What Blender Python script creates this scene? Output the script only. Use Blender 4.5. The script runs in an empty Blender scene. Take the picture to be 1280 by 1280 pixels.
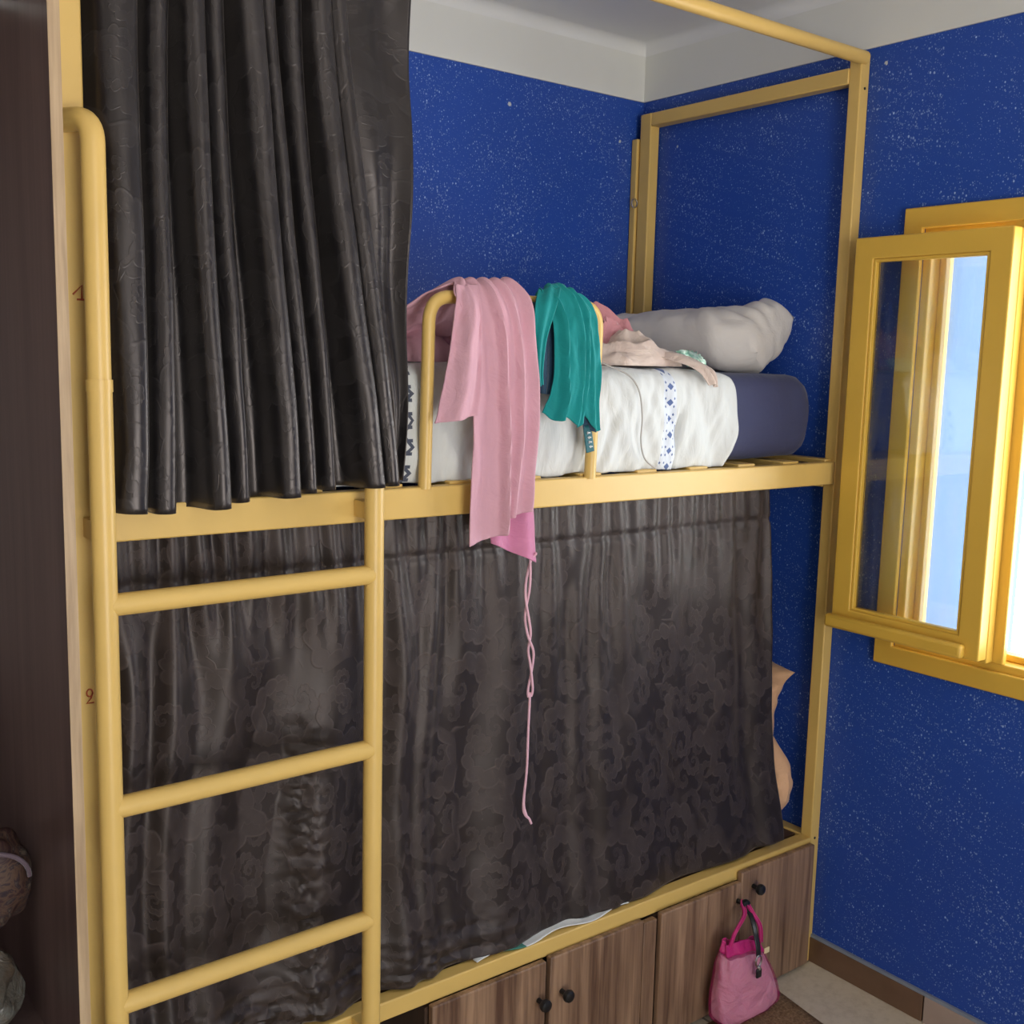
import bpy, bmesh, math, random
from mathutils import Vector, Matrix, noise
PI = math.pi
S = bpy.context.scene
COL = S.collection
random.seed(7)

# ------------------------------------------------------------------ helpers
def obj(name, bm, mat, parent=None, smooth=True, bevel=0.0, sub=0, solid=0.0, off=0.0, seg=2):
    me = bpy.data.meshes.new(name)
    bmesh.ops.recalc_face_normals(bm, faces=bm.faces[:])
    bm.to_mesh(me); bm.free()
    o = bpy.data.objects.new(name, me); COL.objects.link(o)
    if isinstance(mat, (list, tuple)):
        for m in mat: me.materials.append(m)
    elif mat: me.materials.append(mat)
    if smooth:
        for p in me.polygons: p.use_smooth = True
        try: me.set_sharp_from_angle(angle=math.radians(40))
        except Exception: pass
    if solid:
        m = o.modifiers.new('solid', 'SOLIDIFY'); m.thickness = solid; m.offset = off
    if bevel:
        m = o.modifiers.new('bevel', 'BEVEL'); m.width = bevel; m.segments = seg
        m.limit_method = 'ANGLE'; m.angle_limit = math.radians(40)
    if sub:
        m = o.modifiers.new('sub', 'SUBSURF'); m.levels = sub; m.render_levels = sub
    if parent: attach(o, parent)
    return o

def attach(o, parent):
    o.parent = parent
    loc = Vector((0, 0, 0)); p = parent
    while p is not None:
        loc += p.location + p.matrix_parent_inverse.translation; p = p.parent
    o.matrix_parent_inverse = Matrix.Translation(-loc)

def tag(o, label, cat, group=None):
    o['label'] = label; o['category'] = cat
    if group: o['group'] = group
    return o

def thing(name, label, cat, loc=(0, 0, 0), group=None):
    o = bpy.data.objects.new(name, None); COL.objects.link(o); o.location = loc
    o.empty_display_size = 0.1
    return tag(o, label, cat, group)

def struct(name, bm, mat, **k):
    o = obj(name, bm, mat, **k)
    if not o.parent: o['kind'] = 'structure'
    return o

def box(bm, x0, x1, y0, y1, z0, z1):
    c = [bm.verts.new(p) for p in ((x0,y0,z0),(x1,y0,z0),(x1,y1,z0),(x0,y1,z0),(x0,y0,z1),(x1,y0,z1),(x1,y1,z1),(x0,y1,z1))]
    for f in ((3,2,1,0),(4,5,6,7),(0,1,5,4),(1,2,6,5),(2,3,7,6),(3,0,4,7)):
        bm.faces.new([c[i] for i in f])

def nb(): return bmesh.new()
def bx(*a):
    bm = nb(); box(bm, *a); return bm

def fillet(pts, r, n=6):
    pts = [Vector(p) for p in pts]; out = [pts[0]]
    for i in range(1, len(pts)-1):
        a, b, c = pts[i-1], pts[i], pts[i+1]
        d1 = (a-b).normalized(); d2 = (c-b).normalized()
        rr = min(r, (a-b).length*.49, (c-b).length*.49)
        p1, p2 = b+d1*rr, b+d2*rr
        for k in range(n+1):
            t = k/n
            out.append(p1*(1-t)**2 + b*2*t*(1-t) + p2*t*t)
    out.append(pts[-1]); return out

def tube(bm, pts, r, seg=14, cap=True):
    pts = [Vector(p) for p in pts]; n = len(pts); rings = []
    rad = r if callable(r) else (lambda t: r)
    t0 = (pts[1]-pts[0]).normalized()
    up = Vector((0,0,1)) if abs(t0.z) < .9 else Vector((1,0,0))
    nrm = (up - t0*up.dot(t0)).normalized()
    for i in range(n):
        t = (pts[min(i+1,n-1)]-pts[max(i-1,0)]).normalized()
        nrm = (nrm - t*nrm.dot(t)).normalized(); b = t.cross(nrm)
        R = rad(i/(n-1))
        rings.append([bm.verts.new(pts[i] + (nrm*math.cos(2*PI*k/seg)+b*math.sin(2*PI*k/seg))*R) for k in range(seg)])
    for i in range(n-1):
        for k in range(seg):
            bm.faces.new((rings[i][k], rings[i][(k+1)%seg], rings[i+1][(k+1)%seg], rings[i+1][k]))
    if cap:
        bm.faces.new(rings[0][::-1]); bm.faces.new(rings[-1])

def tb(pts, r, seg=14):
    bm = nb(); tube(bm, pts, r, seg); return bm

def lathe(bm, prof, origin, axis='y', seg=20):
    o = Vector(origin); rings = []
    for r, h in prof:
        ring = []
        for k in range(seg):
            a = 2*PI*k/seg; c, s = r*math.cos(a), r*math.sin(a)
            d = Vector((c, -h, s)) if axis == 'y' else Vector((c, s, h))
            ring.append(bm.verts.new(o+d))
        rings.append(ring)
    for i in range(len(rings)-1):
        for k in range(seg):
            bm.faces.new((rings[i][k], rings[i][(k+1)%seg], rings[i+1][(k+1)%seg], rings[i+1][k]))
    bm.faces.new(rings[0][::-1]); bm.faces.new(rings[-1])

def grid(bm, f, nu, nv, su=1, sv=1, wrap=False, mi=0):
    """surface f(u,v) with a uv map scaled to metres"""
    uvl = bm.loops.layers.uv.verify()
    V = [[bm.verts.new(f(i/nu, j/nv)) for i in range(nu if wrap else nu+1)] for j in range(nv+1)]
    for j in range(nv):
        for i in range(nu):
            i2 = (i+1) % nu if wrap else i+1
            fc = bm.faces.new((V[j][i], V[j][i2], V[j+1][i2], V[j+1][i])); fc.material_index = mi
            for lp, (a, b) in zip(fc.loops, ((i,j),(i+1,j),(i+1,j+1),(i,j+1))):
                lp[uvl].uv = (a/nu*su, b/nv*sv)
    return V

def crom(L, t):
    n = len(L)-1; x = min(max(t, 0), 1)*n; i = min(int(x), n-1); f = x-i
    p = [L[max(0, min(n, i+k))] for k in (-1, 0, 1, 2)]
    def c(a, b, cc, d):
        return .5*((2*b)+(-a+cc)*f+(2*a-5*b+4*cc-d)*f*f+(-a+3*b-3*cc+d)*f**3)
    if isinstance(p[0], (int, float)): return c(*p)
    return tuple(c(*q) for q in zip(*p))
def lerp(a, b, t): return a+(b-a)*t
def sst(a, b, x):
    t = min(max((x-a)/(b-a), 0), 1); return t*t*(3-2*t)
def nz(x, y=0, z=0): return noise.noise(Vector((x, y, z)))

def ribbon(rows, fold=None):
    """rows of (left point, right point); smooth loft, fold(u,v) shifts along the normal"""
    Ls = [r[0] for r in rows]; Rs = [r[1] for r in rows]
    def base(u, v):
        return Vector(crom(Ls, v)).lerp(Vector(crom(Rs, v)), u)
    def f(u, v):
        p = base(u, v)
        if fold:
            e = 1e-3
            du = base(min(u+e,1), v)-base(max(u-e,0), v); dv = base(u, min(v+e,1))-base(u, max(v-e,0))
            n = du.cross(dv)
            if n.length > 0: p = p + n.normalized()*fold(u, v)
        return p
    return f

# ------------------------------------------------------------------ materials
class NT:
    def __init__(s, name):
        s.m = bpy.data.materials.new(name); s.m.use_nodes = True
        s.t = s.m.node_tree; s.p = s.t.nodes['Principled BSDF']; s.out = s.t.nodes['Material Output']
    def n(s, typ, **k):
        nd = s.t.nodes.new(typ)
        for a, b in k.items(): setattr(nd, a, b)
        return nd
    def l(s, a, b): s.t.links.new(a, b)
    def val(s, sock, v):
        if hasattr(v, 'is_linked') or hasattr(v, 'links'): s.l(v, sock)
        else: sock.default_value = v
    def math(s, op, a, b=None, c=None):
        nd = s.n('ShaderNodeMath', operation=op)
        for i, v in enumerate((a, b, c)):
            if v is not None: s.val(nd.inputs[i], v)
        return nd.outputs[0]
    def mix(s, f, a, b):
        nd = s.n('ShaderNodeMix', data_type='RGBA')
        s.val(nd.inputs[0], f); s.val(nd.inputs[6], a); s.val(nd.inputs[7], b); return nd.outputs[2]
    def coords(s, which='Object', scale=(1,1,1), loc=(0,0,0), rot=(0,0,0)):
        tc = s.n('ShaderNodeTexCoord'); mp = s.n('ShaderNodeMapping')
        mp.inputs['Scale'].default_value = scale; mp.inputs['Location'].default_value = loc; mp.inputs['Rotation'].default_value = rot
        s.l(tc.outputs[which], mp.inputs[0]); return mp.outputs[0]
    def noise(s, vec, scale, detail=3, rough=.5, dist=0):
        nd = s.n('ShaderNodeTexNoise'); s.l(vec, nd.inputs['Vector'])
        nd.inputs['Scale'].default_value = scale; nd.inputs['Detail'].default_value = detail
        nd.inputs['Roughness'].default_value = rough; nd.inputs['Distortion'].default_value = dist
        return nd.outputs[0]
    def ramp(s, f, stops):
        nd = s.n('ShaderNodeValToRGB'); e = nd.color_ramp.elements
        while len(e) < len(stops): e.new(.5)
        for q, (pos, c) in zip(e, stops):
            q.position = pos; q.color = c if len(c) == 4 else (*c, 1)
        s.l(f, nd.inputs[0]); return nd.outputs[0]
    def maprange(s, v, a, b, c=0, d=1):
        nd = s.n('ShaderNodeMapRange'); s.val(nd.inputs[0], v)
        for i, q in enumerate((a, b, c, d)): s.val(nd.inputs[i+1], q)
        return nd.outputs[0]
    def bump(s, h, strength=.3, dist=.002, chain=None):
        nd = s.n('ShaderNodeBump'); nd.inputs['Strength'].default_value = strength; nd.inputs['Distance'].default_value = dist
        s.l(h, nd.inputs['Height'])
        if chain is not None: s.l(chain, nd.inputs['Normal'])
        s.l(nd.outputs[0], s.p.inputs['Normal']); return nd.outputs[0]
    def set(s, **k):
        for a, b in k.items(): s.val(s.p.inputs[a.replace('_', ' ')], b)
        return s

def c4(r, g, b): return (r, g, b, 1)
def srgb(r, g, b):
    def f(x):
        x /= 255; return x/12.92 if x <= .04045 else ((x+.055)/1.055)**2.4
    return (f(r), f(g), f(b), 1)
def mul(c, k): return (c[0]*k, c[1]*k, c[2]*k, 1)

def m_paint(name, col, rough=.4, var=.12, bump=.15, scale=6, fine=60):
    m = NT(name); v = m.coords()
    a = m.noise(v, scale, 4, .6)
    m.set(Base_Color=m.mix(a, mul(col, 1-var), mul(col, 1+var)), Roughness=rough)
    m.bump(m.noise(v, fine, 3, .6), bump, .001)
    return m.m

def m_fleck(name, base, fleck, spots=()):
    m = NT(name); v = m.coords()
    cl = m.noise(v, 5, 3, .6)
    dens = m.maprange(cl, .3, .7, .55, 1.15)
    tot = None
    for sc, rmin, rmax, amt, off in ((105, .04, .31, .66, 0), (58, .0, .19, .85, 3.3), (150, .05, .36, .5, 7.1), (215, .08, .42, .36, 11.7)):
        vo = m.n('ShaderNodeTexVoronoi'); vo.inputs['Scale'].default_value = sc
        mp = m.n('ShaderNodeMapping'); mp.inputs['Location'].default_value = (off, off*.7, off*.3)
        mp.inputs['Scale'].default_value = (1.1, 1.1, .85); mp.inputs['Rotation'].default_value = (.25, .2, .1)
        m.l(v, mp.inputs[0]); m.l(mp.outputs[0], vo.inputs['Vector'])
        sep = m.n('ShaderNodeSeparateColor'); m.l(vo.outputs['Color'], sep.inputs[0])
        r2 = m.math('POWER', sep.outputs[0], 1.6)
        thr = m.math('MULTIPLY', m.math('MULTIPLY_ADD', r2, rmax-rmin, rmin), dens)
        d = m.math('SUBTRACT', thr, vo.outputs['Distance'])
        k = m.math('MULTIPLY', m.maprange(d, -.02, .06), m.math('MULTIPLY_ADD', sep.outputs[1], amt*.8, amt*.3))
        tot = k if tot is None else m.math('MAXIMUM', tot, k)
    mott = m.mix(m.noise(v, 1.3, 4, .6), mul(base, .86), mul(base, 1.14))
    col = m.mix(tot, mott, fleck)
    for (x, y, z, r) in spots:
        dn = m.n('ShaderNodeVectorMath', operation='DISTANCE'); m.l(v, dn.inputs[0]); dn.inputs[1].default_value = (x, y, z)
        w = m.math('ADD', dn.outputs['Value'], m.math('MULTIPLY', m.noise(v, 160, 2), r*1.2))
        col = m.mix(m.maprange(w, r*1.15, r*1.5, .85, 0), col, srgb(205, 210, 205))
    m.set(Base_Color=col, Roughness=.42); m.p.inputs['Specular IOR Level'].default_value = .35
    m.bump(m.noise(v, 140, 3, .6), .25, .001)
    return m.m

def m_wood(name, dark, light, along='z', scale=1.0, rough=.45, contrast=(.3, .7)):
    m = NT(name)
    sc = {'z': (34, 34, 1.6), 'x': (1.6, 34, 34), 'y': (34, 1.6, 34)}[along]
    v = m.coords(scale=tuple(q*scale for q in sc))
    a = m.noise(v, 1.0, 6, .62, .6)
    v2 = m.coords(scale=tuple(q*scale*(.26 if q > 5 else .6) for q in sc), loc=(3.1, .4, 1.7))
    b = m.noise(v2, 1.0, 4, .55, 1.4)
    v3 = m.coords(scale=tuple(q*scale*(4.5 if q > 5 else 3) for q in sc))
    c = m.noise(v3, 1.0, 2, .5)
    f = m.math('ADD', m.math('MULTIPLY', a, .45), m.math('ADD', m.math('MULTIPLY', b, .4), m.math('MULTIPLY', c, .15)))
    col = m.ramp(f, ((contrast[0], dark), (.5, tuple((p+q)/2 for p, q in zip(dark, light))), (contrast[1], light)))
    m.set(Base_Color=col, Roughness=rough)
    m.bump(a, .15, .0008)
    return m.m

def m_cloth(name, col, rough=.85, var=.15, sheen=.3, weave=900, wr=(14, .35), sub=0.0, col2=None):
    m = NT(name); v = m.coords()
    a = m.noise(v, 9, 4, .6)
    c = m.mix(a, mul(col, 1-var), col2 if col2 else mul(col, 1+var))
    m.set(Base_Color=c, Roughness=rough, Sheen_Weight=sheen)
    m.p.inputs['Sheen Roughness'].default_value = .4
    if sub:
        m.set(Subsurface_Weight=sub); m.p.inputs['Subsurface Radius'].default_value = (.01, .006, .004)
    b1 = m.bump(m.noise(v, wr[0], 4, .6, .8), wr[1], .02)
    m.bump(m.noise(v, weave, 2), .12, .0006, b1)
    return m.m

def m_jacquard(name, ground, figure, rough=.46, wav=.15, spec=.5):
    """dark satin with woven scrolls: a spiral around every cell centre, in uv metres"""
    m = NT(name); tc = m.n('ShaderNodeTexCoord')
    uv = tc.outputs['UV']
    wob = m.n('ShaderNodeTexNoise'); wob.inputs['Scale'].default_value = 9; m.l(uv, wob.inputs['Vector'])
    sub = m.n('ShaderNodeVectorMath', operation='MULTIPLY_ADD')
    m.l(wob.outputs['Color'], sub.inputs[0]); sub.inputs[1].default_value = (.03, .03, 0); m.l(uv, sub.inputs[2])
    P = sub.outputs[0]
    tot = None
    for sc, c, amp, off in ((6.2, 3.6, 1.0, 0), (11.5, 3.0, .75, 3.7)):
        vo = m.n('ShaderNodeTexVoronoi', voronoi_dimensions='2D'); vo.inputs['Scale'].default_value = sc
        vo.inputs['Randomness'].default_value = .7
        sh = m.n('ShaderNodeVectorMath', operation='ADD'); m.l(P, sh.inputs[0]); sh.inputs[1].default_value = (off, off*.6, 0)
        m.l(sh.outputs[0], vo.inputs['Vector'])
        d = m.n('ShaderNodeVectorMath', operation='SUBTRACT'); m.l(sh.outputs[0], d.inputs[0]); m.l(vo.outputs['Position'], d.inputs[1])
        sp = m.n('ShaderNodeSeparateXYZ'); m.l(d.outputs[0], sp.inputs[0])
        ln = m.n('ShaderNodeVectorMath', operation='LENGTH'); m.l(d.outputs[0], ln.inputs[0])
        sc2 = m.n('ShaderNodeSeparateColor'); m.l(vo.outputs['Color'], sc2.inputs[0])
        sign = m.math('SUBTRACT', m.math('MULTIPLY', m.math('GREATER_THAN', sc2.outputs[0], .5), 2.0), 1.0)
        ang = m.math('MULTIPLY', m.math('ARCTAN2', sp.outputs[1], sp.outputs[0]), sign)
        lr = m.math('LOGARITHM', m.math('MAXIMUM', m.math('MULTIPLY', ln.outputs['Value'], float(sc)), .02), math.e)
        ph = m.math('ADD', ang, m.math('ADD', m.math('MULTIPLY', lr, c), m.math('MULTIPLY', sc2.outputs[1], 6.28)))
        w = m.math('SINE', ph)
        scal = m.math('ABSOLUTE', m.math('SINE', m.math('ADD', m.math('MULTIPLY', ang, 4.0), m.math('MULTIPLY', lr, -3.2))))   # leaf lobes along each scroll
        w = m.math('ADD', w, m.math('MULTIPLY', scal, .55))
        body = m.maprange(w, .62, .78); rim = m.math('MULTIPLY', m.maprange(w, .60, .72), m.maprange(w, 1.0, .84))  # rim paints a relief highlight into the colour along scroll edges
        s_ = m.math('ADD', m.math('MULTIPLY', body, .6), m.math('MULTIPLY', rim, .5))
        fade = m.maprange(m.math('MULTIPLY', ln.outputs['Value'], float(sc)), .70, .55)
        s_ = m.math('MULTIPLY', s_, m.math('MULTIPLY', fade, amp))
        tot = s_ if tot is None else m.math('MAXIMUM', tot, s_)
    br = m.noise(uv, 16, 3, .6, 1.5)
    fig = m.math('MULTIPLY', tot, m.maprange(br, .3, .6, .55, 1))
    m.set(Base_Color=m.mix(fig, ground, figure), Roughness=m.maprange(fig, 0, 1, rough, rough+.10), Sheen_Weight=.2)
    m.p.inputs['Sheen Roughness'].default_value = .35
    m.p.inputs['Specular IOR Level'].default_value = spec
    m.p.inputs['Specular Tint'].default_value = (1, .88, .84, 1)
    m.p.inputs['Sheen Tint'].default_value = (1, .86, .80, 1)
    b = m.bump(fig, .3, .0012)
    b = m.bump(m.noise(uv, 8, 3, .5, .4), wav, .02, b)
    return m.m

def m_glass(name):
    m = NT(name)
    tr = m.n('ShaderNodeBsdfTransparent'); gl = m.n('ShaderNodeBsdfGlossy'); gl.inputs['Roughness'].default_value = .03
    tr.inputs[0].default_value = (.93, .96, .97, 1)
    fr = m.n('ShaderNodeFresnel'); fr.inputs[0].default_value = 1.5
    mx = m.n('ShaderNodeMixShader'); m.l(fr.outputs[0], mx.inputs[0]); m.l(tr.outputs[0], mx.inputs[1]); m.l(gl.outputs[0], mx.inputs[2])
    # thin smears of dust
    df = m.n('ShaderNodeBsdfDiffuse'); df.inputs[0].default_value = (.8, .8, .8, 1)
    mx2 = m.n('ShaderNodeMixShader'); v = m.coords(scale=(1, 6, 1.2))
    m.l(m.maprange(m.noise(v, 3, 5, .65), .45, .8, .01, .10), mx2.inputs[0])
    m.l(mx.outputs[0], mx2.inputs[1]); m.l(df.outputs[0], mx2.inputs[2])
    m.l(mx2.outputs[0], m.out.inputs[0])
    return m.m

YEL = (.70, .465, .138, 1)
M = {}
M['yellow'] = m_paint('cream_yellow_paint', YEL, .38, .07, .12)
M['wyellow'] = m_paint('window_yellow_daylit', (.73, .445, .065, 1), .4, .08, .12)  # extra saturation stands in for outdoor light on the yellow
M['blue'] = m_fleck('blue_flecked_paint', (.018, .070, .365, 1), (.50, .64, .92, 1),
                    spots=((-.511, 0, 2.316, .008), (-.093, 0, 2.272, .006), (0, -.15, 2.25, .005), (0, -.845, 2.355, .006)))
M['white'] = m_paint('white_ceiling_paint', (.74, .74, .73, 1), .7, .04, .2, 3)
M['frieze'] = m_paint('white_frieze_paint', (.70, .70, .665, 1), .65, .07, .2, 2)
M['plaster'] = m_paint('pale_plaster', (.62, .61, .58, 1), .8, .04, .2, 3)
M['extblue'] = None
M['door'] = m_wood('walnut_laminate', srgb(90, 64, 50)[:3], srgb(166, 132, 104)[:3], 'z', 1.0, .42, (.40, .60))
M['doorend'] = m_wood('walnut_laminate_edge', srgb(70, 48, 38)[:3], srgb(115, 85, 66)[:3], 'z', 1.2)
M['carcass'] = m_wood('dark_carcass_board', srgb(52, 38, 31)[:3], srgb(90, 68, 54)[:3], 'z')
M['wardrobe'] = m_wood('dark_wardrobe_laminate', srgb(78, 60, 58)[:3], srgb(128, 106, 102)[:3], 'z', .7, .32, (.3, .7))
M['edge'] = m_wood('pale_edge_band', srgb(140, 112, 82)[:3], srgb(205, 178, 142)[:3], 'z', 2.2)
M['curtain_up'] = m_jacquard('black_satin_jacquard', (.0085, .008, .009, 1), (.019, .0175, .0185, 1), .36, .05, .6)
M['curtain_low'] = m_jacquard('brown_black_jacquard', (.0155, .0112, .0105, 1), (.050, .0375, .0355, 1), .46, .05, .55)
M['black'] = m_paint('black_metal', (.012, .012, .013, 1), .3, .2, .1)
M['steel'] = NT('bright_metal').set(Base_Color=(.6, .6, .6, 1), Metallic=1.0, Roughness=.25).m
M['navy'] = m_cloth('navy_cotton', (.042, .048, .115, 1), .8, .12, .15, 900, (7, .25))
M['pillow'] = m_cloth('grey_white_cotton', (.66, .62, .59, 1), .85, .06, .1, 700, (9, .25))
M['peach'] = m_cloth('peach_cotton', (.72, .42, .24, 1), .85, .12, .2, 700, (12, .4))
M['pink'] = m_cloth('dusty_pink_knit', (.62, .345, .41, 1), .85, .1, .08, 500, (16, .3))
M['pinkdeep'] = m_cloth('deep_pink_lining', (.56, .19, .33, 1), .7, .12, .3, 500, (14, .3))
M['rose'] = m_cloth('rose_cloth', (.52, .22, .24, 1), .85, .15, .2, 500, (18, .5))
M['beigepink'] = m_cloth('faded_pink_beige_cloth', (.66, .46, .40, 1), .85, .2, .2, 500, (16, .5), col2=(.70, .62, .54, 1))
M['teal'] = m_cloth('teal_knit', (.0, .25, .25, 1), .8, .15, .06, 500, (14, .25))
M['tealnavy'] = m_cloth('navy_lining', (.012, .045, .09, 1), .7, .2, .2, 500)
M['string'] = m_cloth('pale_pink_cord', (.72, .42, .50, 1), .9, .1, .2, 800)
M['red'] = NT('red_marker').set(Base_Color=(.42, .07, .02, 1), Roughness=.6).m
M['cable'] = NT('grey_cable_sleeve').set(Base_Color=(.42, .40, .38, 1), Roughness=.5).m
M['glass'] = m_glass('window_glass')
M['whitecloth'] = m_cloth('white_cotton', (.74, .75, .74, 1), .85, .05, .1, 700, (10, .4))
M['greencloth'] = m_cloth('green_cotton', (.05, .22, .17, 1), .8, .1, .1, 700)

m = NT('green_foil'); v = m.coords()
m.set(Base_Color=m.ramp(m.noise(v, 90, 2, .5), ((.4, (.25, .5, .38)), (.6, (.62, .78, .68)))), Roughness=.3, Metallic=.2)
M['foil'] = m.m

# outside wall: pale blue with vertical dirt streaks
m = NT('pale_blue_render'); v = m.coords(scale=(14, 14, 2.2)); v2 = m.coords()
st = m.maprange(m.noise(v, 1.6, 5, .7), .50, .66)
sx = m.n('ShaderNodeSeparateXYZ'); m.l(v2, sx.inputs[0])
zone = m.math('MULTIPLY', m.maprange(sx.outputs[0], .30, .38), m.maprange(sx.outputs[0], .52, .45))
col = m.mix(m.noise(v2, 3, 4), (.088, .145, .25, 1), (.112, .175, .285, 1))
m.set(Base_Color=m.mix(m.math('MULTIPLY', st, m.math('MULTIPLY', zone, .8)), col, (.045, .06, .10, 1)), Roughness=.8)
M['extblue'] = m.m

# floor: cream tiles
m = NT('cream_tile'); v = m.coords(loc=(.45, .80, 0))
br = m.n('ShaderNodeTexBrick'); m.l(v, br.inputs['Vector']); br.offset = 0; br.squash = 1
br.inputs['Scale'].default_value = 1; br.inputs['Brick Width'].default_value = .6; br.inputs['Row Height'].default_value = .6
br.inputs['Mortar Size'].default_value = .004
br.inputs['Color1'].default_value = (.74, .64, .49, 1); br.inputs['Color2'].default_value = (.71, .61, .47, 1); br.inputs['Mortar'].default_value = (.30, .25, .19, 1)
sp = m.noise(v, 40, 5, .7)
m.set(Base_Color=m.mix(m.maprange(sp, .45, .75, 0, .5), br.outputs[0], (.46, .36, .23, 1)), Roughness=.3)
M['tile'] = m.m
m = NT('brown_rug_pile'); v = m.coords()
m.set(Base_Color=m.ramp(m.noise(v, 160, 4, .7), ((.3, (.12, .065, .03)), (.5, (.24, .14, .07)), (.75, (.42, .28, .16)))), Roughness=.95)
m.bump(m.noise(v, 300, 3, .6), .8, .004); M['rug'] = m.m
M['skirt'] = m_paint('brown_skirting_tile', (.155, .085, .05, 1), .35, .3, .1, 12)
M['skirt2'] = m_paint('beige_skirting_tile', (.40, .30, .25, 1), .35, .15, .1, 12)
M['grout'] = m_paint('grey_grout', (.24, .27, .33, 1), .8, .2, .3, 30)

# white sheet with woven blue bands
m = NT('white_embroidered_sheet'); v = m.coords()
sx = m.n('ShaderNodeSeparateXYZ'); m.l(v, sx.inputs[0]); X, Y, Z = sx.outputs
zc = m.math('MINIMUM', Z, 1.6)
fade = m.math('SUBTRACT', 1.6, zc)                      # 0 at top .. .23 at hem
cen = m.math('MULTIPLY_ADD', fade, -.03, -.622)
dx = m.math('SUBTRACT', X, cen)
half = m.math('MULTIPLY_ADD', fade, .055, .014)
inb = m.math('LESS_THAN', m.math('ABSOLUTE', dx), half)
def tri(val, per): return m.math('ABSOLUTE', m.math('SUBTRACT', m.math('FRACT', m.math('DIVIDE', val, per)), .5))
dm = m.math('ADD', m.math('DIVIDE', m.math('ABSOLUTE', dx), .011), m.math('MULTIPLY', tri(Z, .036), 3.3))
dia = m.math('LESS_THAN', dm, .75)
dm2 = m.math('ADD', m.math('MULTIPLY', tri(m.math('ADD', dx, .0055), .011), 2.0), m.math('MULTIPLY', tri(m.math('ADD', Z, .018), .018), 2.0))
small = m.math('MULTIPLY', m.math('LESS_THAN', dm2, .42), m.math('GREATER_THAN', m.math('ABSOLUTE', dx), .006))
ptn = m.math('MULTIPLY', m.math('MAXIMUM', dia, small), inb)
edge = m.math('MULTIPLY', m.math('MULTIPLY', m.math('GREATER_THAN', dx, m.math('SUBTRACT', half, .003)), m.math('LESS_THAN', dx, half)), m.math('GREATER_THAN', fade, .12))
ptn = m.math('MAXIMUM', ptn, edge)
dx2 = m.math('SUBTRACT', X, m.math('MULTIPLY_ADD', fade, -.04, -1.315))
zig = m.math('MULTIPLY', m.math('SUBTRACT', tri(Z, .05), .25), .05)
leaf = m.math('MAXIMUM', m.math('LESS_THAN', m.math('ABSOLUTE', m.math('SUBTRACT', dx2, zig)), .0045),
              m.math('LESS_THAN', m.math('ABSOLUTE', m.math('ADD', dx2, .016)), .004))
leaf = m.math('MAXIMUM', leaf, m.math('MULTIPLY', m.math('LESS_THAN', tri(Z, .025), .13), m.math('LESS_THAN', m.math('ABSOLUTE', dx2), .012)))
leaf = m.math('MULTIPLY', leaf, m.math('LESS_THAN', Y, -.70))
wv = m.noise(v, 8, 4, .6)
base = m.mix(wv, (.60, .615, .605, 1), (.70, .715, .705, 1))
base = m.mix(m.math('MULTIPLY', inb, m.math('LESS_THAN', Y, -.72)), base, (.66, .70, .77, 1))
ptn = m.math('MULTIPLY', ptn, m.math('LESS_THAN', Y, -.72))
col = m.mix(m.math('MULTIPLY', ptn, .9), base, (.035, .085, .28, 1))
col = m.mix(m.math('MULTIPLY', leaf, .92), col, (.02, .03, .07, 1))
m.set(Base_Color=col, Roughness=.85, Sheen_Weight=.1)
b = m.bump(m.noise(m.coords(scale=(26, 26, 7), rot=(0, .35, 0)), 1, 4, .6, .6), .45, .012)
m.bump(m.noise(v, 700, 2), .1, .0006, b)
M['sheet'] = m.m

# sheer magenta net
m = NT('magenta_net'); v = m.coords()
m.set(Base_Color=(.60, .02, .20, 1), Roughness=.6)
m.p.inputs['Alpha'].default_value = .22
M['net'] = m.m
M['magenta'] = m_cloth('magenta_webbing', (.50, .01, .15, 1), .6, .15, .2, 500)
M['bundle'] = m_cloth('pale_pink_bundle', (.88, .58, .64, 1), .7, .2, .2, 500, (22, .8))
m = NT('patterned_brown_fabric'); v = m.coords()
m.set(Base_Color=m.ramp(m.noise(v, 16, 3, .6, 2.5), ((.40, (.035, .012, .014)), (.5, (.10, .055, .035)), (.56, (.02, .01, .018)), (.66, (.16, .12, .085)))), Roughness=.6)
M['patbag'] = m.m
m = NT('clouded_plastic'); v = m.coords()
m.set(Base_Color=m.ramp(m.noise(v, 14, 4, .6, 1.5), ((.35, (.07, .04, .022)), (.55, (.10, .09, .075)), (.7, (.17, .18, .17)))), Roughness=.3)
m.bump(m.noise(v, 22, 4, .6, 1), .5, .02); M['plastic'] = m.m

# ------------------------------------------------------------------ the room
FZ = -.008
H = 2.56
bm = nb(); box(bm, -4.3, .0, -4.8, .0, FZ-.1, FZ); struct('floor', bm, M['tile'], smooth=False)
bm = nb(); box(bm, -4.4, .3, -4.9, .2, H, H+.12); struct('ceiling', bm, M['white'], smooth=False)
bm = nb(); box(bm, -4.4, .3, 0, .2, FZ-.1, H); struct('wall_back', bm, M['blue'], smooth=False)
WY0, WY1, WZ0, WZ1 = -1.92, -.985, .925, 1.953
bm = nb()
box(bm, 0, .12, WY1, 0, FZ-.1, H); box(bm, 0, .12, -4.9, WY0, FZ-.1, H)
box(bm, 0, .12, WY0, WY1, FZ-.1, WZ0); box(bm, 0, .12, WY0, WY1, WZ1, H)
struct('wall_right', bm, M['blue'], smooth=False)
bm = nb(); box(bm, -4.4, -4.3, -4.9, 0, FZ-.1, H); struct('wall_left', bm, M['plaster'], smooth=False)
bm = nb()
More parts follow.
